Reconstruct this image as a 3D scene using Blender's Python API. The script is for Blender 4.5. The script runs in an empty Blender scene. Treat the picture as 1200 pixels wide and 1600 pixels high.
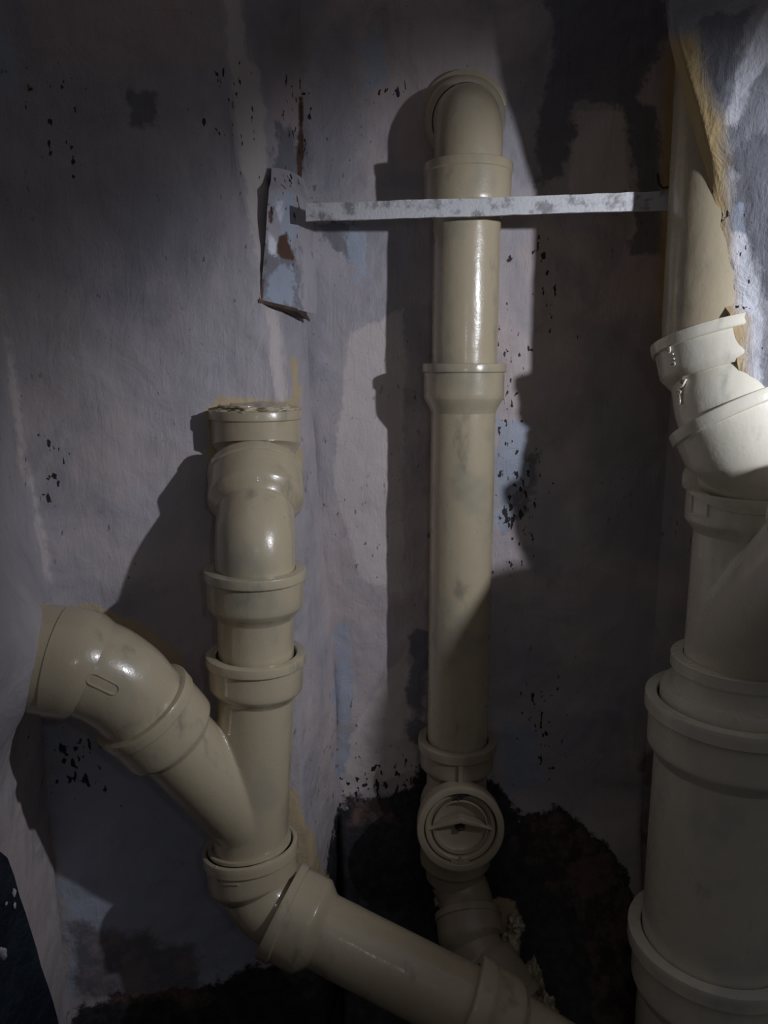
import bpy, bmesh, math, random
import numpy as np
from mathutils import Vector, Matrix, noise

# ------------------------------------------------------------------ camera, world, lights, exposure
SC = bpy.context.scene
COL = SC.collection
TH = math.radians(10.8)          # camera pitched down
F = 1209.0                       # focal length in pixels of the 1200x1600 frame
CAM = Vector((0.0, 0.0, 1.30))
cd = bpy.data.cameras.new('camera'); cam = bpy.data.objects.new('camera', cd); COL.objects.link(cam)
cd.sensor_fit = 'VERTICAL'; cd.sensor_height = 36.0; cd.sensor_width = 27.0; cd.lens = 36.0 * F / 1600.0
cd.clip_start = 0.01
cam.location = CAM; cam.rotation_euler = (math.pi / 2 - TH, 0, 0)
SC.camera = cam
SC.view_settings.view_transform = 'Standard'; SC.view_settings.look = 'None'
SC.view_settings.gamma = 1.0; SC.view_settings.use_curve_mapping = False
SC.view_settings.exposure = 0.0

w = bpy.data.worlds.new('world'); SC.world = w; w.use_nodes = True
# dim room light that comes mostly from above and behind the camera
_n = w.node_tree.nodes; _lk = w.node_tree.links; _bg = _n['Background']
_tc = _n.new('ShaderNodeTexCoord'); _sp = _n.new('ShaderNodeSeparateXYZ'); _mr = _n.new('ShaderNodeMapRange')
_lk.new(_tc.outputs['Generated'], _sp.inputs[0]); _lk.new(_sp.outputs['Z'], _mr.inputs[0])
_mr.inputs[1].default_value = -0.05; _mr.inputs[2].default_value = 0.9; _mr.inputs[3].default_value = 0.012; _mr.inputs[4].default_value = 0.15
_lk.new(_mr.outputs[0], _bg.inputs['Strength']); _bg.inputs['Color'].default_value = (0.97, 0.94, 1.0, 1)

def lamp(name, kind, loc, energy, color, size, target=None, **kw):
    ld = bpy.data.lights.new(name, kind); lo = bpy.data.objects.new(name, ld); COL.objects.link(lo)
    ld.energy = energy; ld.color = color; lo.location = loc
    if kind == 'AREA': ld.size = size
    else: ld.shadow_soft_size = size
    if target is not None:
        lo.rotation_euler = (Vector(target) - Vector(loc)).to_track_quat('-Z', 'Y').to_euler()
    for k, v in kw.items(): setattr(ld, k, v)
    return lo
# work lamp standing to the right of the opening (its slanted reflector throws a wide flat beam), and a weaker one beside the camera
LAMP = Vector((0.525, 0.300, 1.43))
wl = lamp('work_lamp', 'SPOT', LAMP, 12.0, (0.88, 0.91, 1.0), 0.009, None, spot_size=math.radians(86), spot_blend=0.72)
def azel(az, el):
    az, el = math.radians(az), math.radians(el)
    return Vector((-math.sin(az) * math.cos(el), math.cos(az) * math.cos(el), math.sin(el)))
_z = -azel(38, -16); _l = azel(55, -31) - azel(28, -8); _x = (_l - _z * _l.dot(_z)).normalized(); _y = _z.cross(_x)
wl.matrix_world = Matrix.Translation(LAMP) @ Matrix((_x, _y, _z)).transposed().to_4x4() @ Matrix.Diagonal((1.0, 0.57, 1.0, 1.0))
lamp('hand_lamp', 'SPOT', (0.07, -0.06, 1.36), 0.42, (0.86, 0.90, 1.0), 0.008, (-0.08, 0.80, 1.12),
     spot_size=math.radians(72), spot_blend=1.0)

# ------------------------------------------------------------------ helpers
FWD = Vector((0, math.cos(TH), -math.sin(TH))); UPV = Vector((0, math.sin(TH), math.cos(TH))); RT = Vector((1, 0, 0))
def at(px, py, d):                # point seen at (px, py) at depth d along the view axis
    return CAM + d * (FWD + RT * ((px - 600) / F) - UPV * ((py - 800) / F))
def atY(px, py, Y):               # the same, at world distance Y
    v = FWD + RT * ((px - 600) / F) - UPV * ((py - 800) / F)
    return CAM + v * (Y / v.y)
def zat(py, Y): return atY(600, py, Y).z

def tag(o, label=None, cat=None, group=None, kind=None):
    if label: o['label'] = label
    if cat: o['category'] = cat
    if group: o['group'] = group
    if kind: o['kind'] = kind
    return o
def empty(name, loc):
    o = bpy.data.objects.new(name, None); COL.objects.link(o); o.location = loc; o.empty_display_size = 0.03
    return o
def link(name, me, mat, parent=None):
    o = bpy.data.objects.new(name, me); COL.objects.link(o)
    if mat: me.materials.append(mat)
    if parent:
        o.parent = parent
        m = Matrix.Identity(4); p = parent
        off = Vector((0, 0, 0))
        while p: off += p.location; p = p.parent
        for v in me.vertices: v.co -= off
    return o
def smooth(me, ang=35):
    me.shade_smooth(); me.set_sharp_from_angle(angle=math.radians(ang))

# ---- path with filleted corners, sampled densely, with parallel transport frames
class Path:
    def __init__(self, pts, rads=None, step=0.002, ref=Vector((0, -1, 0.3))):
        pts = [Vector(p) for p in pts]
        rads = rads or [0.0] * len(pts)
        out = [pts[0]]
        for i in range(1, len(pts) - 1):
            a, b, c = pts[i - 1], pts[i], pts[i + 1]
            u = (a - b).normalized(); v = (c - b).normalized()
            ang = u.angle(v); r = rads[i]
            if r <= 0 or ang > math.pi - 0.02: out.append(b); continue
            t = r / math.tan(ang / 2)
            t = min(t, (a - b).length * 0.49 if i > 1 else (a - b).length * 0.98, (c - b).length * 0.49 if i < len(pts) - 2 else (c - b).length * 0.98)
            r = t * math.tan(ang / 2)
            p0 = b + u * t; p1 = b + v * t
            cen = b + (u + v).normalized() * (r / math.sin(ang / 2))
            n = max(6, int((math.pi - ang) / math.radians(4)))
            e0 = (p0 - cen); ax = e0.cross(p1 - cen).normalized()
            for k in range(n + 1):
                out.append(cen + Matrix.Rotation((math.pi - ang) * k / n, 3, ax) @ e0)
        out.append(pts[-1])
        P = [out[0]]
        for q in out[1:]:
            L = (q - P[-1]).length
            if L < 1e-6: continue
            n = max(1, int(L / step)); a = P[-1].copy()
            for k in range(1, n + 1): P.append(a.lerp(q, k / n))
        self.P = P
        self.S = [0.0]
        for i in range(1, len(P)): self.S.append(self.S[-1] + (P[i] - P[i - 1]).length)
        self.L = self.S[-1]
        T = []
        for i in range(len(P)):
            a = P[max(0, i - 1)]; b = P[min(len(P) - 1, i + 1)]
            T.append((b - a).normalized())
        N = []
        n0 = ref - T[0] * ref.dot(T[0]); n0.normalize(); N.append(n0)
        for i in range(1, len(P)):
            n = N[-1] - T[i] * N[-1].dot(T[i]); n.normalize(); N.append(n)
        self.T, self.N = T, N
    def ev(self, s):
        s = min(max(s, 0), self.L)
        i = int(np.searchsorted(self.S, s)); i = min(max(i, 1), len(self.S) - 1)
        t = (s - self.S[i - 1]) / max(1e-9, self.S[i] - self.S[i - 1])
        p = self.P[i - 1].lerp(self.P[i], t); T = self.T[i - 1].lerp(self.T[i], t).normalized()
        n = self.N[i - 1].lerp(self.N[i], t); n = (n - T * n.dot(T)).normalized()
        return p, T, n
    def near(self, q):            # arclength closest to a point
        q = Vector(q)
        j = min(range(len(self.P)), key=lambda i: (self.P[i] - q).length_squared)
        return self.S[j]
    def surf(self, s, ang, r):    # point on the pipe skin
        p, T, n = self.ev(s); b = T.cross(n)
        d = n * math.cos(ang) + b * math.sin(ang)
        return p + d * r, d, T, -n * math.sin(ang) + b * math.cos(ang)

def sweep(path, prof, seg=72, step=0.004, cap0=False, cap1=False, wob=0.00025):
    st = [prof[0]]
    for a, b in zip(prof, prof[1:]):
        n = max(1, int(abs(b[0] - a[0]) / step))
        for k in range(1, n + 1):
            t = k / n; st.append((a[0] + (b[0] - a[0]) * t, a[1] + (b[1] - a[1]) * t))
    V = []; Fc = []
    for s, r in st:
        p, T, n = path.ev(s); b = T.cross(n)
        for j in range(seg):
            an = 2 * math.pi * j / seg
            d = n * math.cos(an) + b * math.sin(an)
            q = p + d * r
            if wob: q = q + d * (wob * noise.noise(q * 45) + wob * .6 * noise.noise(q * 130))
            V.append(q)
    m = len(st)
    for i in range(m - 1):
        for j in range(seg):
            k = (j + 1) % seg
            Fc.append((i * seg + j, i * seg + k, (i + 1) * seg + k, (i + 1) * seg + j))
    if cap0: Fc.append(tuple(reversed(range(seg))))
    if cap1: Fc.append(tuple((m - 1) * seg + j for j in range(seg)))
    me = bpy.data.meshes.new('m'); me.from_pydata([tuple(v) for v in V], [], Fc)
    bm = bmesh.new(); bm.from_mesh(me); bmesh.ops.recalc_face_normals(bm, faces=bm.faces)
    bm.to_mesh(me); bm.free()
    smooth(me); return me

def socket_profile(s0, rp, rim, so, length, sign=1, rimlen=0.010, taper=0.010, gap=0.0012):
    """mouth at s0, body running away from it along sign"""
    s = lambda x: s0 + sign * x
    return [(s(0.009), rp + gap), (s(0.0012), rp + gap), (s(0.0), rp + gap + 0.0012), (s(0.0), rim - 0.0014), (s(0.0005), rim - 0.0004), (s(0.0016), rim),
            (s(rimlen - 0.001), rim), (s(rimlen), rim - 0.0008), (s(rimlen + 0.0005), so), (s(length - taper - 0.002), so), (s(length - taper), so - 0.0006),
            (s(length - 0.002), rp + 0.0008), (s(length), rp + 0.0001)]

def text_on(path, s, ang, r, text, size, rot=0.0, name='raised_lettering', mat=None, parent=None, h=0.0012, lumpy=0.0004):
    cu = bpy.data.curves.new('t', 'FONT'); cu.body = text; cu.size = size; cu.extrude = h; cu.bevel_depth = size * 0.03; cu.resolution_u = 4
    cu.align_x = 'CENTER'; cu.align_y = 'CENTER'; cu.space_line = 0.85; cu.offset = size * 0.012
    to = bpy.data.objects.new('t', cu)
    me = bpy.data.meshes.new_from_object(to)
    bpy.data.objects.remove(to); bpy.data.curves.remove(cu)
    c, si = math.cos(rot), math.sin(rot)
    for v in me.vertices:
        x = v.co.x * c - v.co.y * si; y = v.co.x * si + v.co.y * c
        p, d, T, tt = path.surf(s + y, ang + x / r, r + max(v.co.z, -0.0006))
        v.co = p + d * (lumpy * noise.noise(Vector(v.co) * 900))
    smooth(me, 50)
    return link(name, me, mat, parent)

def ribbon_on(path, pts, rfun, width, height, closed, name, mat, parent):
    """raised bead along a closed/open loop of (s, angle) points on a pipe"""
    n = len(pts); V = []; Fc = []
    W = []
    for i in range(n):
        W.append(path.surf(pts[i][0], pts[i][1], rfun(pts[i][0])))
    for i in range(n):
        p, d, _, _ = W[i]
        a = W[(i - 1) % n][0] if (closed or i > 0) else p
        b = W[(i + 1) % n][0] if (closed or i < n - 1) else p
        t = (b - a).normalized(); sd = t.cross(d).normalized()
        V += [p - sd * width / 2 - d * 0.0006, p - sd * width * 0.32 + d * height, p + sd * width * 0.32 + d * height, p + sd * width / 2 - d * 0.0006]
    for i in range(n if closed else n - 1):
        k = (i + 1) % n
        for j in range(3): Fc.append((i * 4 + j, i * 4 + j + 1, k * 4 + j + 1, k * 4 + j))
    if not closed: Fc += [(0, 1, 2, 3), tuple((n - 1) * 4 + j for j in (3, 2, 1, 0))]
    me = bpy.data.meshes.new('m'); me.from_pydata([tuple(v) for v in V], [], Fc); smooth(me, 60)
    bm = bmesh.new(); bm.from_mesh(me); bmesh.ops.recalc_face_normals(bm, faces=bm.faces); bm.to_mesh(me); bm.free()
    return link(name, me, mat, parent)

def remeshed(mes, voxel=0.0016, iters=6):
    """fuse closed tubes into one skin with a soft crease, as a moulded branch fitting has"""
    bm = bmesh.new()
    for me in mes: bm.from_mesh(me)
    me = bpy.data.meshes.new('m'); bm.to_mesh(me); bm.free()
    o = bpy.data.objects.new('tmp', me); COL.objects.link(o)
    md = o.modifiers.new('r', 'REMESH'); md.mode = 'VOXEL'; md.voxel_size = voxel
    sm = o.modifiers.new('s', 'SMOOTH'); sm.iterations = iters; sm.factor = 0.5
    dg = bpy.context.evaluated_depsgraph_get(); dg.update()
    out = bpy.data.meshes.new_from_object(o.evaluated_get(dg))
    bpy.data.objects.remove(o)
    out.shade_smooth(); return out

def lump(name, c, rx, ry, rz, mat, parent=None, seed=0, amp=0.25, sub=5):
    bm = bmesh.new(); bmesh.ops.create_icosphere(bm, subdivisions=sub, radius=1)
    for v in bm.verts:
        k = 1 + amp * noise.noise(v.co * 2.2 + Vector((seed, 0, 0))) + amp * 0.5 * noise.noise(v.co * 6 + Vector((seed, 5, 0)))
        v.co = Vector((v.co.x * rx, v.co.y * ry, v.co.z * rz)) * k + Vector(c)
    me = bpy.data.meshes.new('m'); bm.to_mesh(me); bm.free(); me.shade_smooth(); return link(name, me, mat, parent)

# ------------------------------------------------------------------ materials
def new_mat(name):
    m = bpy.data.materials.new(name); m.use_nodes = True
    nt = m.node_tree; nt.nodes.clear()
    out = nt.nodes.new('ShaderNodeOutputMaterial'); b = nt.nodes.new('ShaderNodeBsdfPrincipled')
    nt.links.new(b.outputs[0], out.inputs[0]); return m, nt, b
class NB:
    def __init__(s, nt): s.nt = nt; s.tc = nt.nodes.new('ShaderNodeNewGeometry')
    def put(s, sock, v):
        if isinstance(v, bpy.types.NodeSocket): s.nt.links.new(v, sock)
        else: sock.default_value = v
    def pos(s, scale=(1, 1, 1), loc=(0, 0, 0)):
        n = s.nt.nodes.new('ShaderNodeMapping'); s.nt.links.new(s.tc.outputs['Position'], n.inputs[0])
        n.inputs['Scale'].default_value = scale; n.inputs['Location'].default_value = loc; return n.outputs[0]
    def noise(s, scale, detail=4, rough=0.55, vec=None, dist=0.0):
        n = s.nt.nodes.new('ShaderNodeTexNoise'); n.inputs['Scale'].default_value = scale; n.inputs['Detail'].default_value = detail
        n.inputs['Roughness'].default_value = rough; n.inputs['Distortion'].default_value = dist
        s.nt.links.new(vec if vec else s.pos(), n.inputs['Vector']); return n.outputs['Fac']
    def math(s, op, a, b=0.0, c=0.0, clamp=False):
        n = s.nt.nodes.new('ShaderNodeMath'); n.operation = op; n.use_clamp = clamp
        s.put(n.inputs[0], a); s.put(n.inputs[1], b); s.put(n.inputs[2], c); return n.outputs[0]
    def step(s, v, lo, hi):
        n = s.nt.nodes.new('ShaderNodeMapRange'); n.interpolation_type = 'SMOOTHSTEP'
        s.put(n.inputs[0], v); n.inputs[1].default_value = lo; n.inputs[2].default_value = hi
        n.inputs[3].default_value = 0.0; n.inputs[4].default_value = 1.0; return n.outputs[0]
    def mix(s, f, a, b, mode='MIX'):
        n = s.nt.nodes.new('ShaderNodeMix'); n.data_type = 'RGBA'; n.blend_type = mode
        s.put(n.inputs[0], f)
        for k, v in ((6, a), (7, b)):
            if isinstance(v, bpy.types.NodeSocket): s.nt.links.new(v, n.inputs[k])
            else: n.inputs[k].default_value = (*v, 1)
        return n.outputs[2]
    def attr(s, name):
        n = s.nt.nodes.new('ShaderNodeAttribute'); n.attribute_name = name; return n.outputs['Fac']
    def bump(s, h, strength, dist, prev=None):
        n = s.nt.nodes.new('ShaderNodeBump'); n.inputs['Strength'].default_value = strength; n.inputs['Distance'].default_value = dist
        s.nt.links.new(h, n.inputs['Height'])
        if prev: s.nt.links.new(prev, n.inputs['Normal'])
        return n.outputs[0]

def pipe_mat(name, base, smear, smear_amt=0.62, rough=0.22, dirt=0.25):
    m, nt, b = new_mat(name); n = NB(nt)
    big = n.noise(9, 3, 0.6); mid = n.noise(30, 4, 0.6, n.pos((1, 1, 0.5)))
    col = n.mix(n.math('MULTIPLY', n.step(big, 0.50, 0.72), smear_amt), base, smear)
    col = n.mix(n.math('MULTIPLY', n.step(mid, 0.58, 0.74), smear_amt * 0.9), col, tuple(c * 0.62 for c in smear))
    fine = n.noise(160, 3, 0.6)
    col = n.mix(n.math('MULTIPLY', n.step(fine, 0.66, 0.76), dirt), col, (0.16, 0.12, 0.08))
    nt.links.new(col, b.inputs['Base Color'])
    nt.links.new(n.math('ADD', rough, n.math('MULTIPLY', n.noise(40, 3), 0.12)), b.inputs['Roughness'])
    b.inputs['Specular IOR Level'].default_value = 0.6
    b.inputs['Coat Weight'].default_value = 0.35; b.inputs['Coat Roughness'].default_value = 0.08
    h1 = n.noise(70, 3, 0.5, n.pos((1, 1, 0.6))); h2 = n.noise(420, 2, 0.5)
    nb = n.bump(h1, 0.35, 0.0012); nb = n.bump(h2, 0.22, 0.0004, nb)
    nt.links.new(nb, b.inputs['Normal']); nt.links.new(nb, b.inputs['Coat Normal'])
    return m
M_cream = pipe_mat('cream_enamel', (0.50, 0.425, 0.295), (0.25, 0.26, 0.215))
M_pale = pipe_mat('pale_cream_enamel', (0.77, 0.73, 0.61), (0.38, 0.44, 0.42), 0.5)  # paler than the other cream, to carry some of the near lamp's brightness
M_cream_dark = pipe_mat('darker_cream_enamel', (0.36, 0.30, 0.21), (0.18, 0.17, 0.14), 0.5, 0.32)  # darker, duller cream for the access tee and the pipe below it

def wall_mat(name, base, alt, chips=0.6, bumpy=1.0):
    m, nt, b = new_mat(name); n = NB(nt)
    big = n.noise(3.2, 5, 0.6, dist=0.4); mid = n.noise(14, 5, 0.62, n.pos((1, 1, 0.7)), 0.6); fin = n.noise(75, 5, 0.65)
    edge = n.math('ADD', n.math('MULTIPLY', n.math('SUBTRACT', n.noise(28, 6, 0.7), 0.5), 0.060), n.math('MULTIPLY', n.math('SUBTRACT', fin, 0.5), 0.018))
    col = n.mix(n.step(big, 0.40, 0.62), base, alt)
    col = n.mix(n.math('MULTIPLY', n.step(mid, 0.50, 0.68), 0.45), col, (0.25, 0.26, 0.30))
    col = n.mix(n.math('MULTIPLY', n.step(mid, 0.46, 0.30), 0.35), col, (0.62, 0.57, 0.56))
    # brushed-out streaks
    stv = n.noise(9, 4, 0.6, n.pos((9, 9, 0.8), (3, 1, 0)))
    col = n.mix(n.math('MULTIPLY', n.step(stv, 0.50, 0.70), 0.12), col, (0.30, 0.28, 0.28))
    def region(a, c, lo=-0.002, hi=0.004, amt=1.0, k=1.0):
        nonlocal col
        v = n.math('ADD', n.attr(a), n.math('MULTIPLY', edge, k))
        f = n.math('MULTIPLY', n.step(v, lo, hi), amt)
        col = n.mix(f, col, c); return f
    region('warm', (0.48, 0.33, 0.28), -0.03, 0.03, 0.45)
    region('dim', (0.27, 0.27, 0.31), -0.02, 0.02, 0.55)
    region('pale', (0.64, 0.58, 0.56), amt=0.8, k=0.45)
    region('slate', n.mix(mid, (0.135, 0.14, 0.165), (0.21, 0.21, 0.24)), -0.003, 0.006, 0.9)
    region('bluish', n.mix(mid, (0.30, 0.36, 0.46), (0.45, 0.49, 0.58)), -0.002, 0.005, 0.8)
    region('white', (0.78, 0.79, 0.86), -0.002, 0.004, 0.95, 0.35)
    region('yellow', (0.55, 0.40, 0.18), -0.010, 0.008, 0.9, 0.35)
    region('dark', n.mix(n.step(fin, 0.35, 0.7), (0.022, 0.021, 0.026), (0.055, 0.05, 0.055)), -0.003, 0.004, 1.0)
    region('rust', n.mix(n.step(n.noise(38, 6, 0.7), 0.42, 0.60), (0.05, 0.028, 0.022), (0.21, 0.13, 0.105)), -0.008, 0.010, 0.65)
    region('wood', n.mix(mid, (0.045, 0.025, 0.018), (0.14, 0.07, 0.045)), -0.001, 0.002, 1.0, 0.22)
    region('cream', (0.55, 0.43, 0.25), -0.002, 0.003, 0.9, 0.5)
    # flaked dots and short dark chips
    cv = n.noise(150, 3, 0.5, n.pos((1, 1, 0.5))); cm = n.step(n.noise(6, 3, 0.6, n.pos(loc=(5, 2, 1))), 0.50, 0.62)
    cv2 = n.noise(330, 2, 0.5, n.pos((1, 1, 0.6)))
    chip = n.math('MULTIPLY', n.math('MULTIPLY', n.step(cv, 0.665, 0.69), cm), chips)
    chip = n.math('MAXIMUM', chip, n.math('MULTIPLY', n.math('MULTIPLY', n.step(cv2, 0.70, 0.73), n.step(n.noise(5, 3, 0.6, n.pos(loc=(1, 7, 3))), 0.48, 0.6)), chips))
    chip = n.math('MAXIMUM', chip, n.math('MULTIPLY', n.step(n.math('ADD', n.attr('chips'), n.math('MULTIPLY', n.math('SUBTRACT', cv, 0.615), 0.32)), 0.0, 0.004), 1.0))
    col = n.mix(chip, col, (0.035, 0.024, 0.022))
    nt.links.new(col, b.inputs['Base Color'])
    b.inputs['Roughness'].default_value = 0.62
    b.inputs['Specular IOR Level'].default_value = 0.35
    strokes = n.noise(22, 5, 0.65, n.pos((4, 4, 0.9), (0, 0, 2)), 0.8)
    nb = n.bump(strokes, 0.40 * bumpy, 0.003)
    nb = n.bump(n.noise(26, 6, 0.62, dist=1.0), 0.38 * bumpy, 0.006, nb)
    nb = n.bump(fin, 0.30 * bumpy, 0.0016, nb)
    nb = n.bump(chip, -0.6, 0.0012, nb)
    nt.links.new(nb, b.inputs['Normal'])
    return m
M_wall = wall_mat('old_whitewashed_plaster', (0.43, 0.40, 0.43), (0.54, 0.46, 0.45))
M_wall_r = wall_mat('rough_whitewashed_plaster', (0.30, 0.31, 0.35), (0.42, 0.42, 0.46), 0.3, 1.2)

def plain_mat(name, c1, c2, scale=20, rough=0.6, metal=0.0, bump=0.3, bd=0.001, lo=0.4, hi=0.62):
    m, nt, b = new_mat(name); n = NB(nt)
    nt.links.new(n.mix(n.step(n.noise(scale, 5, 0.65), lo, hi), c1, c2), b.inputs['Base Color'])
    b.inputs['Roughness'].default_value = rough; b.inputs['Metallic'].default_value = metal
    nt.links.new(n.bump(n.noise(scale * 5, 4, 0.6), bump, bd), b.inputs['Normal']); return m
M_bar = plain_mat('whitewashed_steel', (0.66, 0.66, 0.68), (0.30, 0.29, 0.30), 70, 0.6, 0.0, 0.6, 0.0012, 0.48, 0.66)
M_mortar = plain_mat('dark_wet_mortar', (0.020, 0.020, 0.024), (0.050, 0.046, 0.048), 24, 0.55, 0.0, 0.9, 0.004)
M_wood = plain_mat('rotten_wood', (0.05, 0.028, 0.020), (0.12, 0.065, 0.045), 40, 0.8)
M_wire = plain_mat('black_wire', (0.012, 0.011, 0.011), (0.03, 0.02, 0.02), 60, 0.6)
M_sheet = plain_mat('dark_blue_sheet', (0.010, 0.016, 0.028), (0.022, 0.032, 0.048), 16, 0.45, 0.0, 0.8, 0.004)
M_paintblob = plain_mat('dried_white_paint', (0.60, 0.62, 0.66), (0.42, 0.44, 0.48), 60, 0.5)

# ------------------------------------------------------------------ walls
STAINS = {   # areas of old paint, bare mortar and damage, as polygons lying on the walls
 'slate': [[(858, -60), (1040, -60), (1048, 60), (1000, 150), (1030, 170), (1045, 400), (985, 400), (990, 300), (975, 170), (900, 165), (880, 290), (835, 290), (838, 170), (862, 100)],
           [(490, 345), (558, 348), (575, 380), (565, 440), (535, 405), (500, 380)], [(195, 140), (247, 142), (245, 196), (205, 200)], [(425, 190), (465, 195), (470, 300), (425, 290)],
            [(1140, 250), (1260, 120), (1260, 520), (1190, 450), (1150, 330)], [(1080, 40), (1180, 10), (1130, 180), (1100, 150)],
           [(640, 990), (668, 990), (668, 1160), (640, 1160)], [(780, 720), (850, 700), (820, 800), (785, 840)]],  # narrow upright patch paints the middle pipe's shadow on the wall beside it
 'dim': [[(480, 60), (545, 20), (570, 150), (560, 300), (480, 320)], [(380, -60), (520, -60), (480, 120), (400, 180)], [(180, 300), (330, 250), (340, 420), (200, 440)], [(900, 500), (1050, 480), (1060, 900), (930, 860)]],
 'warm': [[(50, -60), (330, -60), (330, 90), (180, 110), (60, 80)], [(430, 60), (470, 60), (470, 200), (430, 200)], [(640, 170), (680, 170), (680, 240), (640, 240)]],
 'pale': [[(-2, 440), (6, 440), (30, 640), (60, 780), (84, 910), (72, 915), (40, 760), (18, 640)], [(345, -60), (360, 100), (372, 230), (392, 365), (410, 475), (430, 640), (452, 640), (440, 500), (424, 440), (420, 300), (410, 120), (388, 80), (376, -60)], [(545, 520), (632, 480), (632, 940), (560, 900), (520, 760)], [(530, 1170), (640, 1000), (650, 1200), (535, 1250)],  # ridge strip is lighter plaster with the lamp's brightness painted in
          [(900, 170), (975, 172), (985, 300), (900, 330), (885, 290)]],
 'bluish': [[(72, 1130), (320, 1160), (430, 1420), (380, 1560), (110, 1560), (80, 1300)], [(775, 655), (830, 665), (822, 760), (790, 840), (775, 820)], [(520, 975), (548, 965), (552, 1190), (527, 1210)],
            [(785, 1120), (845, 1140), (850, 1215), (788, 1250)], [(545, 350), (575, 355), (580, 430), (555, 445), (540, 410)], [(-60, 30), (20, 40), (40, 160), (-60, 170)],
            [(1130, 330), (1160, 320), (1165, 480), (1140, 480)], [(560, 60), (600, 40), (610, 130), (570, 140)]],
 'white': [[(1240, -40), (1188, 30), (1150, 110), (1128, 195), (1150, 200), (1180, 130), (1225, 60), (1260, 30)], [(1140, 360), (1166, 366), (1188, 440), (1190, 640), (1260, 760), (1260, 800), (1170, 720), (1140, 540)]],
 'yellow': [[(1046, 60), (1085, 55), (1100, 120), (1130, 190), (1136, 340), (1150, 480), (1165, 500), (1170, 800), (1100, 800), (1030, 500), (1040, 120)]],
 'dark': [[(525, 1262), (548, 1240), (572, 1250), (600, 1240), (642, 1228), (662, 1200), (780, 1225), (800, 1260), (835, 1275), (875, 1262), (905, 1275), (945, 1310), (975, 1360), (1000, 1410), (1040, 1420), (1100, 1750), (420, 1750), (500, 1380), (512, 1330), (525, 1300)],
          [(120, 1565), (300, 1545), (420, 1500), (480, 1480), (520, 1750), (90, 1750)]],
 'rust': [[(830, 1275), (905, 1275), (970, 1360), (1010, 1440), (1060, 1480), (1060, 1750), (960, 1750), (900, 1420), (850, 1370), (800, 1310)], [(100, 1440), (300, 1480), (330, 1560), (130, 1570)], [(545, 1250), (600, 1240), (610, 1275), (550, 1290)], [(1000, 1180), (1050, 1150), (1050, 1500), (1015, 1420)]],
 'wood': [[(466, 150), (474, 150), (473, 250), (468, 350), (462, 345), (465, 230)]],
 'cream': [[(684, 1400), (700, 1490), (740, 1530), (780, 1640), (870, 1640), (838, 1540), (803, 1490), (814, 1446), (800, 1405)], [(322, 640), (338, 620), (462, 622), (470, 640), (478, 730), (322, 735), (326, 690)], [(90, 950), (150, 943), (240, 985), (292, 1030), (285, 1060), (140, 1000)], [(446, 1230), (462, 1240), (515, 1375), (470, 1400), (440, 1330)], [(455, 560), (466, 560), (470, 640), (458, 640)]],
 'chips': [[(462, 130), (478, 130), (478, 240), (462, 240)], [(780, 740), (830, 735), (826, 830), (785, 880)], [(60, 690), (90, 705), (90, 760), (66, 740)], [(530, 1215), (640, 1175), (660, 1215), (545, 1265)],
           [(845, 410), (858, 410), (852, 520), (846, 520)], [(355, 130), (366, 130), (366, 250), (355, 250)], [(80, 1150), (160, 1170), (150, 1230), (85, 1220)], [(775, 500), (800, 500), (800, 700), (775, 700)],
           [(1128, 340), (1134, 340), (1156, 500), (1150, 500)], [(840, 1080), (870, 1180), (850, 1200), (825, 1090)], [(60, 190), (120, 170), (110, 230), (80, 225)], [(600, 140), (620, 120), (618, 150), (605, 160)]],
}
def poly_sd(px, py, poly):
    d2 = np.full(px.shape, 1e18); inside = np.zeros(px.shape, bool); n = len(poly)
    for i in range(n):
        x0, y0 = poly[i]; x1, y1 = poly[(i + 1) % n]
        ex, ey = x1 - x0, y1 - y0
        t = np.clip(((px - x0) * ex + (py - y0) * ey) / (ex * ex + ey * ey + 1e-9), 0, 1)
        d2 = np.minimum(d2, (px - x0 - t * ex) ** 2 + (py - y0 - t * ey) ** 2)
        c = ((y0 > py) != (y1 > py)) & (px < (x1 - x0) * (py - y0) / (y1 - y0 + 1e-12) + x0)
        inside ^= c
    return np.where(inside, 1, -1) * np.sqrt(d2)
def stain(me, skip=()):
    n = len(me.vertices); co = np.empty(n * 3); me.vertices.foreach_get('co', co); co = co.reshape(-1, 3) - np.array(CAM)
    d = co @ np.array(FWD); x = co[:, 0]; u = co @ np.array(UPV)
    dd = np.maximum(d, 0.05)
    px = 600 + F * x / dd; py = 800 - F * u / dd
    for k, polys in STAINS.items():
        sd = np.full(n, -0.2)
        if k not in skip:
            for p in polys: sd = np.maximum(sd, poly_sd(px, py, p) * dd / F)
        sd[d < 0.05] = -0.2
        a = me.attributes.new(k, 'FLOAT', 'POINT'); a.data.foreach_set('value', sd.astype(np.float32))

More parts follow.
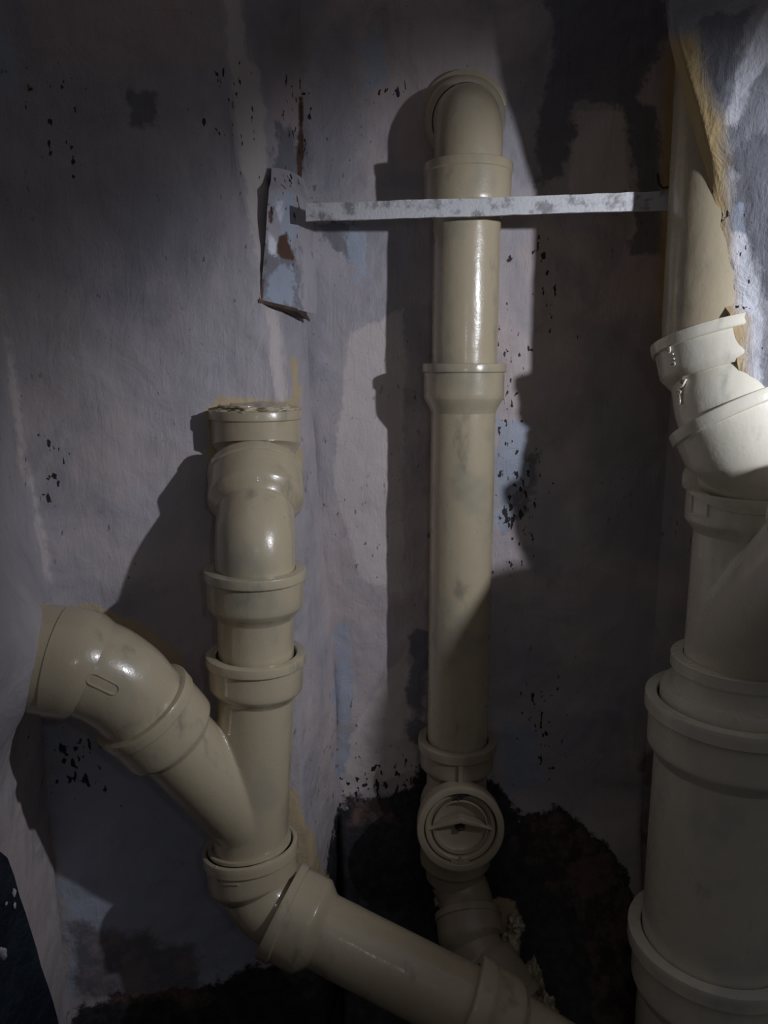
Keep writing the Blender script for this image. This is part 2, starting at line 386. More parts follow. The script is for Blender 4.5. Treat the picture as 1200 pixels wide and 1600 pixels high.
def curve(pts):                 # corner line: list of (px, py, Y) -> X(z), Y(z)
    W = sorted(((atY(*p).z, atY(*p).x, atY(*p).y) for p in pts))
    z = [a[0] for a in W]; x = [a[1] for a in W]; y = [a[2] for a in W]
    def ext(v, zz):
        r = np.interp(zz, z, v)
        return r
    return lambda zz: (ext(x, zz), ext(y, zz))
ZT, ZB = 2.02, 0.40
def wall(name, ca, cb, mat, amp=0.0022, res=0.0045, bulge=None, skip=(), za=ZB, zb=ZT, width=None):
    nz = int((zb - za) / res)
    zs = np.linspace(za, zb, nz)
    xa, ya = ca(zs); xb, yb = cb(zs)
    wd = width or float(np.max(np.hypot(xb - xa, yb - ya)))
    nu = max(3, int(wd / res))
    V = []
    for i in range(nz):
        for j in range(nu + 1):
            t = j / nu
            x = xa[i] + (xb[i] - xa[i]) * t; y = ya[i] + (yb[i] - ya[i]) * t
            nx, ny = (yb[i] - ya[i]), -(xb[i] - xa[i]); L = math.hypot(nx, ny) + 1e-9
            nx, ny = nx / L, ny / L
            p = Vector((x, y, zs[i]))
            h = amp * (2.2 * noise.noise(p * 7) + 1.1 * noise.noise(p * 22) + 0.45 * noise.noise(p * 65))
            if bulge: h += bulge(x, y, zs[i], t)
            # offset in the plane of plan, same field for neighbouring walls so corners stay shut
            e = min(1, t * wd / 0.006, (1 - t) * wd / 0.006)
            V.append((x + nx * h * e, y + ny * h * e, zs[i]))
    Fc = [(i * (nu + 1) + j, i * (nu + 1) + j + 1, (i + 1) * (nu + 1) + j + 1, (i + 1) * (nu + 1) + j) for i in range(nz - 1) for j in range(nu)]
    me = bpy.data.meshes.new(name); me.from_pydata(V, [], Fc); me.shade_smooth()
    stain(me, skip)
    o = link(name, me, mat); tag(o, kind='structure'); return o

YB = 0.96
C0 = curve([(-900, -60, 0.30), (-900, 1700, 0.30)])
C1 = curve([(-30, 0, 0.765), (-14, 300, 0.765), (4, 500, 0.765), (40, 700, 0.765), (76, 910, 0.765), (66, 1140, 0.78), (88, 1400, 0.78), (110, 1600, 0.78)])
C2 = curve([(320, -120, 0.83), (342, 0, 0.83), (352, 100, 0.83), (368, 250, 0.83), (392, 380, 0.83), (410, 480, 0.83), (428, 620, 0.83), (445, 800, 0.835), (458, 1000, 0.84), (470, 1250, 0.84), (500, 1500, 0.84), (510, 1600, 0.84)])
C3 = curve([(466, -120, YB), (470, 100, YB), (474, 350, YB), (484, 600, YB), (505, 850, YB), (520, 1000, YB), (527, 1200, YB), (528, 1300, YB), (540, 1600, YB)])
def C0(zz): zz = np.asarray(zz, float); return (np.full(zz.shape, -0.275), np.full(zz.shape, -0.25))
def C4(zz): zz = np.asarray(zz, float); return (np.full(zz.shape, 0.352), np.full(zz.shape, YB))
C5 = curve([(1030, -120, 0.77), (1045, 60, 0.772), (1085, 200, 0.757), (1112, 330, 0.745), (1130, 476, 0.738), (1142, 492, 0.724), (1146, 530, 0.720), (1156, 590, 0.716), (1182, 640, 0.710), (1214, 690, 0.706), (1262, 760, 0.80), (1262, 1600, 0.88)])
C6 = curve([(1640, -120, 0.60), (1640, 660, 0.60), (1720, 760, 0.66), (1720, 1600, 0.66)])

def bl(x, y, z, t):              # plaster run up around the pipe end on the left wall
    return 0.0
def left_lump(x, y, z, t):
    c = atY(40, 1020, 0.64)
    r = math.hypot((y - c.y), (z - c.z))
    return 0.047 * math.exp(-(r / 0.085) ** 2)
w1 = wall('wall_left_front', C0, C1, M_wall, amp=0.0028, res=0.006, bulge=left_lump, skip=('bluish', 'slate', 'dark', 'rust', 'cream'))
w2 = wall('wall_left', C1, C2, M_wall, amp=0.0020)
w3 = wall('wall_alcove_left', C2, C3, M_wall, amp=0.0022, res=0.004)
def slope(x, y, z, t):           # mortar fillet widening towards the floor
    a = max(0.0, (0.74 - z)) ; return 0.75 * a * a / (a + 0.10) * (0.75 + 0.5 * noise.noise(Vector((x * 6, z * 6, 3)))) + 0.0
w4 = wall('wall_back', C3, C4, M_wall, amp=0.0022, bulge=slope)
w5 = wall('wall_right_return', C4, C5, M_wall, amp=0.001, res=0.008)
def rb(x, y, z, t):
    k = min(1, max(0, (z - zat(310, 0.7)) / (zat(110, 0.7) - zat(310, 0.7))))
    return 0.022 * k * min(1, t / 0.05) + 0.004 * noise.noise(Vector((x * 16, 2, z * 11))) * min(1, t / 0.12)
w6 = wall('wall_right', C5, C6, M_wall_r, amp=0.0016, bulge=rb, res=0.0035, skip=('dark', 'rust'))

# floor: dark mortar and rubble at the bottom of the shaft
def floor():
    V = []; Fc = []; nx, ny = 150, 150
    x0, x1, y0, y1 = -0.40, 0.75, -0.25, 1.0
    for j in range(ny + 1):
        for i in range(nx + 1):
            x = x0 + (x1 - x0) * i / nx; y = y0 + (y1 - y0) * j / ny
            p = Vector((x, y, 0))
            V.append((x, y, 0.445 + 0.016 * noise.noise(p * 8) + 0.007 * noise.noise(p * 30) + 0.003 * noise.noise(p * 90)))
    for j in range(ny):
        for i in range(nx):
            a = j * (nx + 1) + i; Fc.append((a, a + 1, a + nx + 2, a + nx + 1))
    me = bpy.data.meshes.new('floor'); me.from_pydata(V, [], Fc); me.shade_smooth()
    tag(link('floor', me, M_mortar), kind='structure')
floor()

# ------------------------------------------------------------------ CENTRE RUN (75 mm)
R, RIM, SO = 0.0375, 0.0485, 0.0462
YC = 0.907; XC = atY(727, 500, YC).x
zc = lambda py, dy=0.0: zat(py, YC + dy)
run = empty('vertical_drain_pipe', (XC, YC, 0.45))
tag(run, 'cream drain pipe standing against the back wall, with a round access cap near its foot', 'pipe')
ztop = CAM.z + 0.262
pc = Path([(XC, 1.03, ztop + 0.030), (XC, YC, ztop), (XC, YC, 0.30)], [0, 0.044, 0])
s_mouth = pc.near((XC, YC, zc(240, -0.045)))
# elbow out of the wall
e = link('elbow', sweep(pc, [(0.02, R), (s_mouth + 0.02, R)]), M_cream, run)
so = socket_profile(0.060, R, 0.0500, 0.0475, 0.062, -1)
link('socket', sweep(pc, [(0.030, 0.0475), (0.056, 0.0475), (0.0565, 0.0525), (0.068, 0.0530), (0.069, 0.0510), (0.0695, 0.0475), (0.080, 0.0466), (0.084, 0.0445), (0.090, 0.0385)]), M_cream, e)
def pipe_with_socket(parent, path, sm, length, s_end, mat, rp=R, rim=RIM, sof=SO, name='pipe_section', rimlen=0.010, taper=0.010):
    o = link(name, sweep(path, [(sm + length, rp), (s_end, rp)]), mat, parent)
    link('socket', sweep(path, socket_profile(sm, rp, rim, sof, length, 1, rimlen, taper)), mat, o)
    return o
s2 = pc.near((XC, YC, zc(569, -0.045)))
s3 = pc.near((XC, YC, zc(1172, -0.045))) + 0.006
pipe_with_socket(run, pc, s_mouth, 0.058, s2 + 0.006, M_cream, rim=0.0492, sof=0.0480, taper=0.014)
pipe_with_socket(run, pc, s2, 0.056, s3 + 0.006, M_cream, taper=0.016)
# access tee with cap facing the room
s4 = pc.near((XC, YC, zc(1370, -0.045)))
tee = link('access_tee', sweep(pc, [(s3 + 0.040, R), (s4 - 0.02, R + 0.003), (s4 - 0.016, R + 0.008), (s4 + 0.006, R + 0.008), (s4 + 0.014, R + 0.001), (s4 + 0.03, R)]), M_cream_dark, run)
link('socket', sweep(pc, socket_profile(s3, R, RIM + 0.001, SO, 0.046, 1, 0.012, 0.010)), M_cream_dark, tee)
ribbon_on(pc, [(s3 + 0.012 + k * 0.004, 0.0) for k in range(10)], lambda s: SO if s < s3 + 0.036 else SO - (s - s3 - 0.036) * 0.5, 0.008, 0.0045, False, 'rib', M_cream_dark, tee)
zcap = (zc(1303, -0.085))
ax = Vector((0, -1, 0.12)).normalized()
cc = Vector((XC - 0.001, YC, zcap - 0.012))
pcap = Path([cc, cc + ax * 0.10], ref=Vector((0, 0, 1)))
link('access_collar', sweep(pcap, [(0.0, 0.045), (0.045, 0.046), (0.050, 0.0515), (0.070, 0.0525), (0.0725, 0.0515), (0.073, 0.0500), (0.0725, 0.0445), (0.071, 0.0438), (0.052, 0.0435)], wob=0.0002), M_cream_dark, tee)
cap = link('access_cap', sweep(pcap, [(0.052, 0.0425), (0.066, 0.0425), (0.0672, 0.0418), (0.0672, 0.0385), (0.0655, 0.0365), (0.062, 0.0340), (0.058, 0.0240), (0.056, 0.0100), (0.0555, 0.0005)], wob=0.0002), M_cream_dark, tee)
def cap_bar():
    bm = bmesh.new(); n = 24; V = []
    for i in range(n + 1):
        t = -1 + 2 * i / n; x = t * 0.0415
        zz = 0.016 * (1 - abs(t)) ** 0.8 - 0.005; hgt = 0.0660 + 0.006 * (1 - abs(t)) ** 0.8
        w_ = 0.0018 + 0.0016 * (1 - abs(t))
        row = []
        for dz, dh in ((-w_ - 0.0012, -0.010), (-w_, -0.0006), (0, 0.0005), (w_, -0.0006), (w_ + 0.0012, -0.010)):
            p, T, nn = pcap.ev(hgt + dh); b = T.cross(nn)
            row.append(bm.verts.new(p + nn * (zz + dz) + b * x))
        V.append(row)
    for a, b in zip(V, V[1:]):
        for j in range(4): bm.faces.new((a[j], a[j + 1], b[j + 1], b[j]))
    bmesh.ops.recalc_face_normals(bm, faces=bm.faces)
    me = bpy.data.meshes.new('m'); bm.to_mesh(me); bm.free(); smooth(me, 50); return me
link('grip_bar', cap_bar(), M_cream_dark, cap)
link('cap_rim_ring', sweep(pcap, [(0.0655, 0.0335), (0.0672, 0.0328), (0.0672, 0.0318), (0.061, 0.0310)], wob=0.0001), M_cream_dark, cap)
hp = pcap.ev(0.060)
lump('pry_slot', hp[0] + hp[2] * -0.002, 0.006, 0.0075, 0.0022, M_wire, cap, 4, 0.2, 3)
def cap_notch(up):
    bm = bmesh.new(); s = 1 if up else -1
    prof = [(-0.011, 0.0405), (-0.004, 0.0400), (0.0, 0.0355), (0.004, 0.0400), (0.011, 0.0405), (0.011, 0.0435), (-0.011, 0.0435)]
    a = []; b = []
    for x, r in prof:
        p, T, nn = pcap.ev(0.060); bb = T.cross(nn); a.append(bm.verts.new(p + nn * r * s + bb * x))
        p, T, nn = pcap.ev(0.0705); b.append(bm.verts.new(p + nn * r * s + bb * x))
    bm.faces.new(b)
    for i in range(len(prof)): k = (i + 1) % len(prof); bm.faces.new((a[i], a[k], b[k], b[i]))
    bmesh.ops.recalc_face_normals(bm, faces=bm.faces)
    me = bpy.data.meshes.new('m'); bm.to_mesh(me); bm.free(); return me
for u in (True, False): link('key_notch', cap_notch(u), M_wire if u else M_cream_dark, cap)
# lower piece, half bedded in mortar, turning off to the right
B0 = at(738, 1478, 0.965); B1 = at(775, 1535, 0.94); B2 = at(850, 1660, 0.90)
pl = Path([(XC, YC, zc(1368)), at(727, 1400, 1.005), B0, B1, B2], [0, 0.04, 0.04, 0.04, 0])
RL = 0.0345
lo = link('pipe_section', sweep(pl, [(0, RL), (pl.L, RL)]), M_cream_dark, run)
sl = pl.near(at(731, 1424, 0.99))
link('socket', sweep(pl, [(sl, RL + .001), (sl, 0.0425), (sl + 0.008, 0.0428), (sl + 0.0086, 0.0412), (sl + 0.030, 0.0412), (sl + 0.040, RL)]), M_cream_dark, lo)
sb = pl.near(at(775, 1535, 0.94))
link('socket', sweep(pl, [(sb - 0.032, RL), (sb - 0.022, 0.041), (sb + 0.02, 0.041), (sb + 0.0206, 0.0428), (sb + 0.03, 0.0428), (sb + 0.031, RL)]), M_cream_dark, lo)

# ------------------------------------------------------------------ LEFT RUN (75 mm)
RCENTRE = R; R, RIM, SO = 0.0388, 0.0488, 0.0468
YL = 0.738; XL = atY(402, 960, YL).x
runl = empty('branched_drain_pipe', (XL, YL, 0.60))
tag(runl, 'cream forked drain pipe at left, one arm entering the left wall, slanting down rightwards', 'pipe')
zl = lambda py, Y: zat(py, Y)
Yw = 0.822
XT = atY(400, 670, Yw).x
ztl = zl(636, Yw)
# upper double bend
z1 = zl(722, 0.80); z2 = zl(850, YL)
jX, jY, jZ = XL + 0.004, YL, zl(1320, YL)
pL = Path([(XT, Yw, ztl + 0.03), (XT, Yw, z1 + 0.005), (XL, YL, z2), atY(401, 1060, YL), atY(391, 1340, YL)], [0, 0.045, 0.045, 0, 0])
sA = pL.near((XT, Yw, zl(643, Yw - 0.045)))
sB = pL.near(Vector((XT, Yw, z1 + 0.005)).lerp(Vector((XL, YL, z2)), 0.20))
sC = pL.near((XL, YL, zl(908, YL - 0.047)))
sD = pL.near((XL, YL, zl(1046, YL - 0.047)))
sE = pL.near(atY(392, 1325, YL))
el = link('elbow', sweep(pL, [(sA + 0.030, R), (sB + 0.008, R)]), M_cream, runl)
link('socket', sweep(pL, socket_profile(sA, R, RIM, SO, 0.050, 1, 0.010, 0.012)), M_cream, el)
# lump of plaster and paint on top of the open mouth
lump('plaster_plug', (XT, Yw - 0.002, ztl - 0.002), 0.043, 0.043, 0.007, M_cream, el, 3, 0.3)
e2 = link('elbow', sweep(pL, [(sB + 0.045, R), (sC + 0.008, R)]), M_cream, runl)
link('socket', sweep(pL, socket_profile(sB, R, 0.0500, 0.0485, 0.052, 1, 0.010, 0.012)), M_cream, e2)
pipe_with_socket(runl, pL, sC, 0.050, sD + 0.008, M_cream, rim=0.0500, sof=0.0472, taper=0.012)
# wye: straight body + arm
wye_socket_len = 0.046
J = atY(396, 1286, YL + 0.003)
armtop = at(220, 1100, 0.728)
armdir = (J - armtop).normalized()
pArm = Path([armtop, armtop + armdir * (J - armtop).length])
body = sweep(pL, [(sD + 0.030, R), (sE + 0.014, R)], cap0=True, cap1=True, wob=0)
arm = sweep(pArm, [(0.036, R), (pArm.L, R)], cap0=True, cap1=True, wob=0)
wy = link('wye_fitting', remeshed([body, arm], 0.0015, 8), M_cream, runl)
link('socket', sweep(pL, socket_profile(sD, R, 0.0500, 0.0472, wye_socket_len, 1, 0.010, 0.010)), M_cream, wy)
link('socket', sweep(pArm, socket_profile(0.0, R, 0.0500, 0.0480, 0.054, 1, 0.012, 0.010)), M_cream, wy)
# side arm elbow into the left wall
W1 = armtop - armdir * 0.050; W0 = at(-40, 1012, 0.690)
pE = Path([W0, W1, armtop + armdir * 0.012], [0, 0.075, 0])
sw = pE.near(at(98, 1027, 0.72)); sv = pE.near(at(146, 1034, 0.73)); se_ = pE.L
ea = link('elbow', sweep(pE, [(sw - 0.05, 0.0455), (sv, 0.0455), (se_ - 0.03, 0.0440), (se_, 0.0425)]), M_cream, runl)
link('socket', sweep(pE, [(sw - 0.07, 0.0500), (sw - 0.018, 0.0500), (sw - 0.0174, 0.0490), (sw, 0.0490), (sw + 0.0006, 0.0502), (sv - 0.012, 0.0500), (sv - 0.004, 0.0494), (sv + 0.003, 0.0456)]), M_cream, ea)
def locate(path, target, r, srange=None):
    """(s, angle) on the pipe skin that lies on the line of sight to a point of the photo"""
    best = None
    dirv = (at(target[0], target[1], 1) - CAM).normalized()
    for s in np.linspace(0, path.L, 240):
        for k in range(120):
            a = -math.pi + 2 * math.pi * k / 120
            p, d, _, _ = path.surf(s, a, r)
            if d.dot(dirv) > -0.05: continue
            v = p - CAM; dist = (v - dirv * v.dot(dirv)).length
            if best is None or dist < best[0]: best = (dist, s, a)
    return best[1], best[2]
so_, ao_ = locate(pE, (161, 1070), 0.0450)
pts = []
for k in range(24):
    a = 2 * math.pi * k / 24
    u = 0.0062 * math.copysign(1, math.cos(a)) + 0.0048 * math.cos(a); v = 0.0048 * math.sin(a)
    pts.append((so_ + u, ao_ + v / 0.045))
ribbon_on(pE, pts, lambda s: 0.0454 - 0.0015 * max(0, (s - sv) / (se_ - 0.03 - sv)), 0.0018, 0.0012, True, 'raised_oval_mark', M_cream, ea)
# bottom elbow and slanting pipe
Q0b = atY(390, 1314, YL + 0.002); Q1 = atY(401, 1402, YL - 0.004); Q3 = at(745, 1578, 0.785); Q4 = at(1010, 1740, 0.80)
pB = Path([Q0b, Q1, Q3, Q4], [0, 0.050, 0.0, 0])
s_q0 = 0.0
link('seal_ring', sweep(pB, [(-0.002, R), (-0.002, 0.0425), (0.0, 0.0440), (0.003, 0.0440)]), M_cream, wy)
s_q2 = pB.near(at(436, 1420, 0.80))
eb = link('elbow', sweep(pB, [(0.030, R), (s_q2 + 0.008, R)]), M_cream, runl)
link('socket', sweep(pB, socket_profile(0.003, 0.0440, 0.0505, 0.0478, 0.046, 1, 0.012, 0.010)[:-2] + [(0.049, R)]), M_cream, eb)
sn, an = locate(pB, (352, 1368), 0.0478, None)
hw, hh = 0.010, 0.0085
ribbon_on(pB, [(sn - hh, an + hw / 0.0478), (sn + hh * .2, an + hw / .0478), (sn + hh, an + hw / 0.0478), (sn + hh, an), (sn + hh, an - hw * 1.4 / 0.0478)], lambda s: 0.0478, 0.0022, 0.0016, False, 'raised_square_mark', M_cream, eb)
s_q3 = pB.near(at(728, 1568, 0.785))
pipe_with_socket(runl, pB, s_q2, 0.052, s_q3 + 0.008, M_cream, rim=0.0505, sof=0.0482, rimlen=0.013, taper=0.012)
pipe_with_socket(runl, pB, s_q3, 0.052, pB.L, M_cream, rim=0.0500, sof=0.0478, rimlen=0.012, taper=0.012)

# ------------------------------------------------------------------ RIGHT RUN (110 mm, 160 mm below)
R2, RIM2, SO2 = 0.055, 0.0680, 0.0645
A0 = at(1126, 400, 0.755); XR, YR = A0.x, A0.y
K0 = Vector((XR, YR, CAM.z + 0.42))
kd = (Vector((0.17, -0.23, -0.95))).normalized(); kd2 = (Vector((0.40, -0.38, -1.0))).normalized()
m1 = at(1127, 517, 0.765); m2 = at(1149, 632, 0.752)
K3 = at(1181, 752, 0.775)
runr = empty('large_drain_pipe', (K3.x, K3.y, 0.45))
tag(runr, 'widest pale cream drain pipe, at right, emerging from plaster and kinking above a flat ring', 'pipe')
pR = Path([K0, m1 - kd * 0.004, m1 + kd * 0.052, m2, m2 + kd2 * 0.052, Vector((K3.x, K3.y, K3.z + 0.006)), Vector((K3.x, K3.y, 0.25))], [0, 0.03, 0.04, 0.02, 0.06, 0.03, 0])
sR1 = pR.near(m1); sR2 = pR.near(m2 + kd2 * 0.004)
link('pipe_section', sweep(pR, [(0, R2), (sR1 + 0.01, R2)], seg=96), M_cream, runr)
er = link('elbow', sweep(pR, [(sR1 + 0.045, R2 + 0.001), (sR2 + 0.01, R2 + 0.001)], seg=96), M_pale, runr)
link('socket', sweep(pR, socket_profile(sR1, R2, RIM2, SO2, 0.050, 1, 0.011, 0.014), seg=96), M_pale, er)
er2 = link('elbow', sweep(pR, [(sR2 + 0.045, R2 + 0.001), (pR.near(K3) + 0.012, R2 + 0.001)], seg=96), M_pale, runr)
link('socket', sweep(pR, socket_profile(sR2, R2, RIM2, SO2, 0.054, 1, 0.011, 0.014), seg=96), M_pale, er2)
# wye body with flat ring on top
sF = pR.near(Vector((K3.x, K3.y, zat(750, K3.y - 0.03))))
sG = pR.near(Vector((K3.x, K3.y, zat(1062, K3.y - 0.06))))
sH = pR.near(Vector((K3.x, K3.y, zat(1150, K3.y - 0.085))))
sI = pR.near(Vector((K3.x, K3.y, zat(1560, K3.y - 0.09))))
J2 = Vector((K3.x, K3.y, zat(1010, K3.y)))
bdir = Vector((0.02, -0.70, 0.70)).normalized()
pBr = Path([J2, J2 + bdir * 0.30])
b1 = sweep(pR, [(sF + 0.030, R2), (sG + 0.012, R2)], cap0=True, cap1=True, wob=0, seg=96)
b2 = sweep(pBr, [(0.0, R2), (0.215, R2)], cap0=True, cap1=True, wob=0, seg=96)
wr = link('wye_fitting', remeshed([b1, b2], 0.0020, 8), M_pale, runr)
link('socket', sweep(pR, [(sF - 0.009, R2 - 0.001), (sF - 0.008, R2 + 0.003), (sF - 0.001, RIM2 - 0.001), (sF + 0.001, RIM2 + 0.001)] + socket_profile(sF, R2, RIM2 + 0.001, SO2, 0.058, 1, 0.013, 0.012)[6:], seg=96), M_pale, wr)
link('socket', sweep(pBr, socket_profile(0.262, R2, RIM2, SO2, 0.060, -1, 0.013, 0.012), seg=96), M_pale, wr)
link('branch_pipe', sweep(pBr, [(0.245, R2), (0.30, R2)], seg=96), M_pale, wr)
# reducer ring and 160 mm pipe
R3, RIM3, SO3 = 0.078, 0.0915, 0.0865
rd = link('reducer', sweep(pR, [(sG + 0.030, SO2 - 0.002), (sH + 0.010, SO2 - 0.002)], seg=96), M_pale, runr)
link('socket', sweep(pR, [(sG + 0.01, R2 + 0.001), (sG, R2 + 0.001), (sG - 0.0, RIM2 - 0.001), (sG + 0.001, RIM2), (sG + 0.013, RIM2), (sG + 0.0135, SO2), (sG + 0.045, SO2)], seg=96), M_pale, rd)
link('step_ring', sweep(pR, [(sH - 0.012, SO2 - 0.001), (sH - 0.012, 0.074), (sH - 0.006, 0.0765), (sH + 0.008, 0.0768)], seg=96), M_pale, rd)
bigp = link('pipe_section', sweep(pR, [(sH + 0.05, R3), (sI + 0.01, R3)], seg=110), M_pale, runr)
link('socket', sweep(pR, socket_profile(sH, R3, RIM3, SO3, 0.070, 1, 0.016, 0.014), seg=110), M_pale, bigp)
lowp = link('pipe_section', sweep(pR, [(sI + 0.05, R3), (pR.L, R3)], seg=110), M_pale, runr)
link('socket', sweep(pR, socket_profile(sI, R3, RIM3 + 0.002, SO3, 0.080, 1, 0.018, 0.016), seg=110), M_pale, lowp)
# raised marks
s_, a_ = locate(pR, (1046, 545), SO2)
text_on(pR, s_, a_, SO2, '3', 0.016, math.pi, mat=M_pale, parent=er, h=0.0016)
text_on(pR, s_ + 0.012, a_ - 0.02, SO2, '110', 0.009, math.pi / 2, mat=M_pale, parent=er, h=0.0014)
s_, a_ = locate(pR, (1068, 608), R2 + 0.0015)
text_on(pR, s_, a_, R2 + 0.0016, 'SN2', 0.0105, math.pi + 0.7, mat=M_pale, parent=er, h=0.0018)
s_, a_ = locate(pR, (1101, 962), R2)
text_on(pR, s_, a_, R2, '110x110', 0.0075, math.pi / 2, mat=M_pale, parent=wr, h=0.0006)
s_, a_ = locate(pR, (1142, 1128), SO2)
text_on(pR, s_, a_, SO2, 'PVC\n110', 0.012, math.pi / 2, mat=M_pale, parent=rd, h=0.0007)
s_, a_ = locate(pR, (1091, 786), SO2)
fr = []
for u, v in ((-1, -1), (0, -1), (1, -1), (1, 0), (1, 1), (0, 1), (-1, 1), (-1, 0)):
    fr.append((s_ + u * 0.0125, a_ + v * 0.0115 / SO2))
ribbon_on(pR, fr, lambda s: SO2, 0.0022, 0.0018, True, 'raised_square_mark', M_pale, wr)

# ------------------------------------------------------------------ flat bar across the alcove
def box(name, a, b, wv, hv, mat, parent=None, nseg=60, amp=0.0006, taper=None):
    """bar from a to b; wv, hv are half-extent vectors"""
    V = []; Fc = []
    for i in range(nseg + 1):
        t = i / nseg; p = a.lerp(b, t)
        for su, sv in ((-1, -1), (-0.85, -1), (0.85, -1), (1, -1), (1, 1), (0.85, 1), (-0.85, 1), (-1, 1)):
            q = p + wv * su + hv * sv
            q += Vector((0, noise.noise(q * 90), noise.noise(q * 90 + Vector((9, 0, 0))))) * amp + Vector((0, 0, 1)) * noise.noise(q * 14) * amp * 1.5
            V.append(q)
    for i in range(nseg):
        for j in range(8):
            k = (j + 1) % 8; Fc.append((i * 8 + j, i * 8 + k, (i + 1) * 8 + k, (i + 1) * 8 + j))
    Fc += [tuple(range(7, -1, -1)), tuple(nseg * 8 + j for j in range(8))]
    me = bpy.data.meshes.new('m'); me.from_pydata([tuple(v) for v in V], [], Fc); smooth(me, 40)
    bm = bmesh.new(); bm.from_mesh(me); bmesh.ops.recalc_face_normals(bm, faces=bm.faces); bm.to_mesh(me); bm.free()
    return link(name, me, mat, parent)
ba = atY(478, 332, 0.862); bb = atY(1062, 313, 0.820)
bar = box('flat_metal_bar', ba, bb, Vector((0, 0.0022, 0)), Vector((0, 0, 0.0088)), M_bar)
tag(bar, 'whitewashed flat metal bar fixed across the alcove in front of the middle pipe', 'bar')

# broken wooden stub coming out of the plaster
def stub():
    rows = [  # py, left px, right px, Y front left, Y front right
        (262, 424, 464, 0.880, 0.935), (285, 423, 465, 0.865, 0.915), (294, 420, 466, 0.852, 0.900), (340, 417, 466, 0.846, 0.894), (380, 414, 465, 0.842, 0.890), (420, 411, 465, 0.836, 0.884), (450, 408, 465, 0.832, 0.879), (470, 405, 464, 0.828, 0.874)]
    V = []; Fc = []; n = 14; m = 40
    pys = np.linspace(262, 470, m)
    for py in pys:
        f = lambda c: float(np.interp(py, [r[0] for r in rows], [r[c] for r in rows]))
        for j in range(n + 1):
            t = j / n; px = f(1) + (f(2) - f(1)) * t; Y = f(3) + (f(4) - f(3)) * t - 0.006 * math.sin(math.pi * t)
            py2 = py + (14 * t if py > 440 else 14 * t * 0 + (10 * t * t if py < 300 else 0)) * (1 if py > 440 else 1)
            p = atY(px, py2, Y); p += Vector((0.6, -1, 0)).normalized() * 0.0014 * noise.noise(p * 60); V.append(p)
    N = len(V)
    for i in range(m - 1):
        for j in range(n): a = i * (n + 1) + j; Fc.append((a, a + 1, a + n + 2, a + n + 1))
    back = [p + Vector((0.015, 0.07, 0)) for p in V]
    V += back
    def A(i, j, bk): return i * (n + 1) + j + (N if bk else 0)
    for i in range(m - 1): Fc += [(A(i, 0, 0), A(i + 1, 0, 0), A(i + 1, 0, 1), A(i, 0, 1)), (A(i, n, 0), A(i, n, 1), A(i + 1, n, 1), A(i + 1, n, 0))]
    for j in range(n): Fc += [(A(0, j, 0), A(0, j, 1), A(0, j + 1, 1), A(0, j + 1, 0))]
    me = bpy.data.meshes.new('m'); me.from_pydata([tuple(v) for v in V], [], Fc)
    bm = bmesh.new(); bm.from_mesh(me); bmesh.ops.recalc_face_normals(bm, faces=bm.faces); bm.to_mesh(me); bm.free(); smooth(me, 50)
    keep = dict(STAINS)
    STAINS.clear()
    for k in keep: STAINS[k] = []
    STAINS['slate'] = [[(400, 380), (470, 380), (470, 490), (400, 470)]]
    STAINS['bluish'] = [[(418, 420), (462, 410), (462, 480), (412, 470)], [(425, 300), (465, 300), (465, 400), (432, 400)]]
    STAINS['white'] = [[(433, 315), (440, 315), (440, 350), (432, 345)], [(420, 365), (434, 375), (432, 400), (420, 395)]]
    STAINS['wood'] = [[(434, 368), (448, 362), (454, 380), (462, 400), (458, 408), (440, 404), (432, 395)], [(418, 330), (428, 322), (428, 352), (419, 352)], [(402, 440), (412, 430), (412, 400), (418, 400), (414, 440), (410, 470), (400, 470)]]
    STAINS['chips'] = [[(424, 282), (466, 296), (466, 306), (424, 290)], [(460, 300), (468, 300), (468, 330), (461, 330)], [(410, 380), (418, 340), (421, 340), (414, 400)]]
    stain(me)
    STAINS.clear(); STAINS.update(keep)
    root = link('wooden_stub', me, M_wall)
    # broken dark underside
    bmu = bmesh.new()
    e = [V[(m - 1) * (n + 1) + j] for j in range(n + 1)]
    fr_ = []; bk_ = []
    for j, p in enumerate(e):
        jag = 0.004 * noise.noise(Vector((j * 0.9, 2, 1)))
        fr_.append(bmu.verts.new(p + Vector((0, -0.0008, 0.0015))))
        q = p + Vector((0.008, 0.062, 0)); bk_.append(bmu.verts.new(Vector((q.x, q.y, p.z - 0.004 + jag))))
    for j in range(n): bmu.faces.new((fr_[j], fr_[j + 1], bk_[j + 1], bk_[j]))
    r = bmesh.ops.extrude_face_region(bmu, geom=bmu.faces[:])
    for v in [g for g in r['geom'] if isinstance(g, bmesh.types.BMVert)]: v.co.z -= 0.0035
    bmesh.ops.recalc_face_normals(bmu, faces=bmu.faces)
    me2 = bpy.data.meshes.new('m'); bmu.to_mesh(me2); bmu.free()
    u = link('broken_end', me2, M_wood, root); u['label'] = 'dark splintered bare end'
    tag(root, 'broken end of a painted wooden timber sticking out of the plaster beside the flat bar', 'timber')
stub()

# little wire hook above the right end of the bar
hk = [atY(1028, 272, 0.93), atY(1029, 286, 0.925), atY(1036, 294, 0.92), atY(1046, 292, 0.90)]
ph = Path(hk, [0, 0.004, 0.004, 0], step=0.0006)
tag(link('wire_hook', sweep(ph, [(0, 0.0012), (ph.L, 0.0012)], seg=10, step=0.001, cap0=True, cap1=True), M_wire), 'tiny black wire hook on the wall above the right end of the flat bar', 'hook')

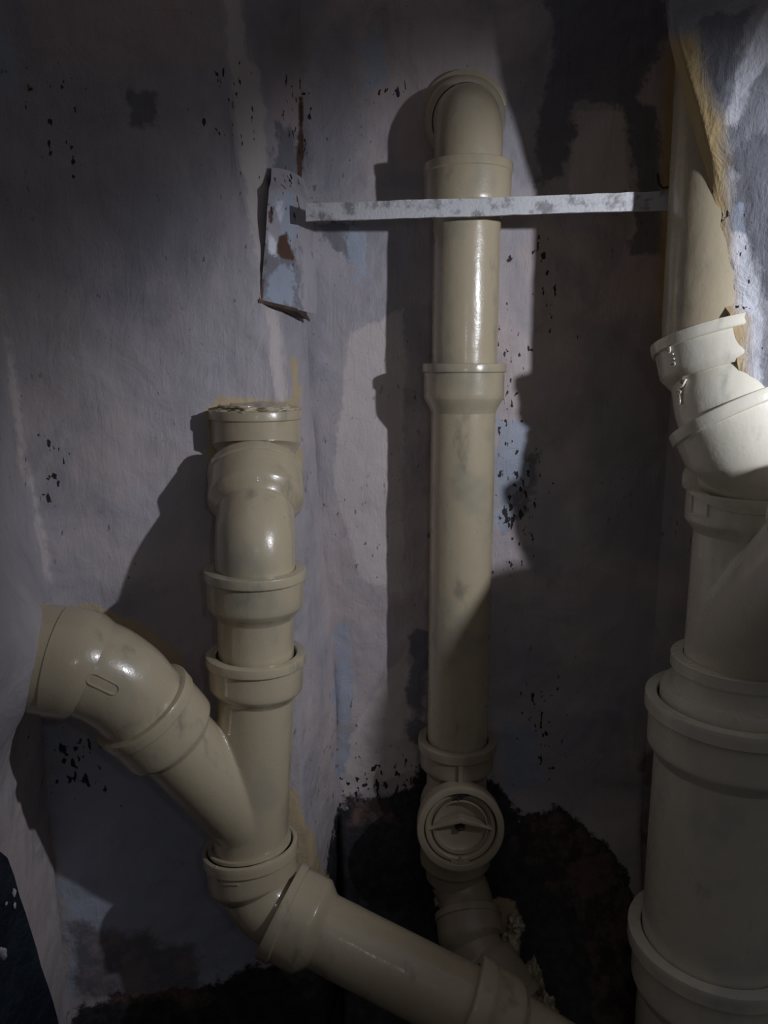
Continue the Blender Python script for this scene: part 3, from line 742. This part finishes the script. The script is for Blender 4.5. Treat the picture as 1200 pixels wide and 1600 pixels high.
# dark blue painted board leaning in the lower left corner, with splashes of white paint
bw = [at(-60, 1285, 0.60), at(14, 1340, 0.66), at(88, 1590, 0.70), at(110, 1680, 0.72), at(-60, 1680, 0.60)]
def slab(name, pts, thick, mat, n=26, amp=0.002):
    c = sum(pts, Vector()) / len(pts); nrm = (pts[1] - pts[0]).cross(pts[3] - pts[0]).normalized()
    if nrm.dot(CAM - c) < 0: nrm = -nrm
    bm = bmesh.new(); f = bm.faces.new([bm.verts.new(p) for p in pts])
    r = bmesh.ops.extrude_face_region(bm, geom=[f])
    for v in [g for g in r['geom'] if isinstance(g, bmesh.types.BMVert)]: v.co -= nrm * thick
    bmesh.ops.triangulate(bm, faces=bm.faces[:])
    bmesh.ops.subdivide_edges(bm, edges=bm.edges[:], cuts=8, use_grid_fill=True)
    for v in bm.verts: v.co += nrm * amp * (noise.noise(v.co * 18) + 0.5 * noise.noise(v.co * 50))
    bmesh.ops.recalc_face_normals(bm, faces=bm.faces)
    me = bpy.data.meshes.new('m'); bm.to_mesh(me); bm.free(); smooth(me, 40)
    return link(name, me, mat), nrm
board, bn = slab('dark_board', bw, 0.008, M_sheet)
tag(board, 'dark blue-black board leaning in the lower left corner, splashed with white paint', 'board')
def on_board(px, py):
    d = (at(px, py, 1) - CAM).normalized(); t = (bw[1] - CAM).dot(bn) / d.dot(bn); return CAM + d * t
for k, (px, py, w_, h_) in enumerate(((22, 1395, 0.0016, 0.004), (23, 1415, 0.001, 0.003), (10, 1412, 0.0008, 0.0015), (3, 1490, 0.004, 0.006))):
    lump('white_paint_splash', on_board(px, py), w_, 0.0016, h_, M_paintblob, None, k * 7, 0.4, 3)
names = ['tall white paint drip on the upper edge of the dark board', 'narrow white paint drip just under the tallest drip on the dark board', 'smallest white paint dot on the dark board, left of the drips', 'largest white paint splash, at the left edge of the dark board']
i = 0
for o in list(COL.objects):
    if o.name.startswith('white_paint_splash') and o.parent is None:
        tag(o, names[i], 'paint splash', 'paint splashes on the dark board'); o.parent = board
        del o['category']; del o['group']; i += 1

# ragged lumps of mortar, smeared with cream paint, where the middle pipe lies on the slope
for k, (px, py, d, rx, ry, rz) in enumerate(((690, 1408, 1.01, 0.008, 0.010, 0.007), (806, 1446, 0.985, 0.010, 0.012, 0.012), (797, 1478, 0.975, 0.012, 0.014, 0.018), (700, 1480, 0.975, 0.008, 0.014, 0.020), (832, 1530, 0.95, 0.012, 0.014, 0.022), (852, 1580, 0.93, 0.012, 0.014, 0.022))):
    o = lump('mortar_lump', at(px, py, d), rx, ry, rz, M_cream_dark, run, k * 5, 0.55, 4)
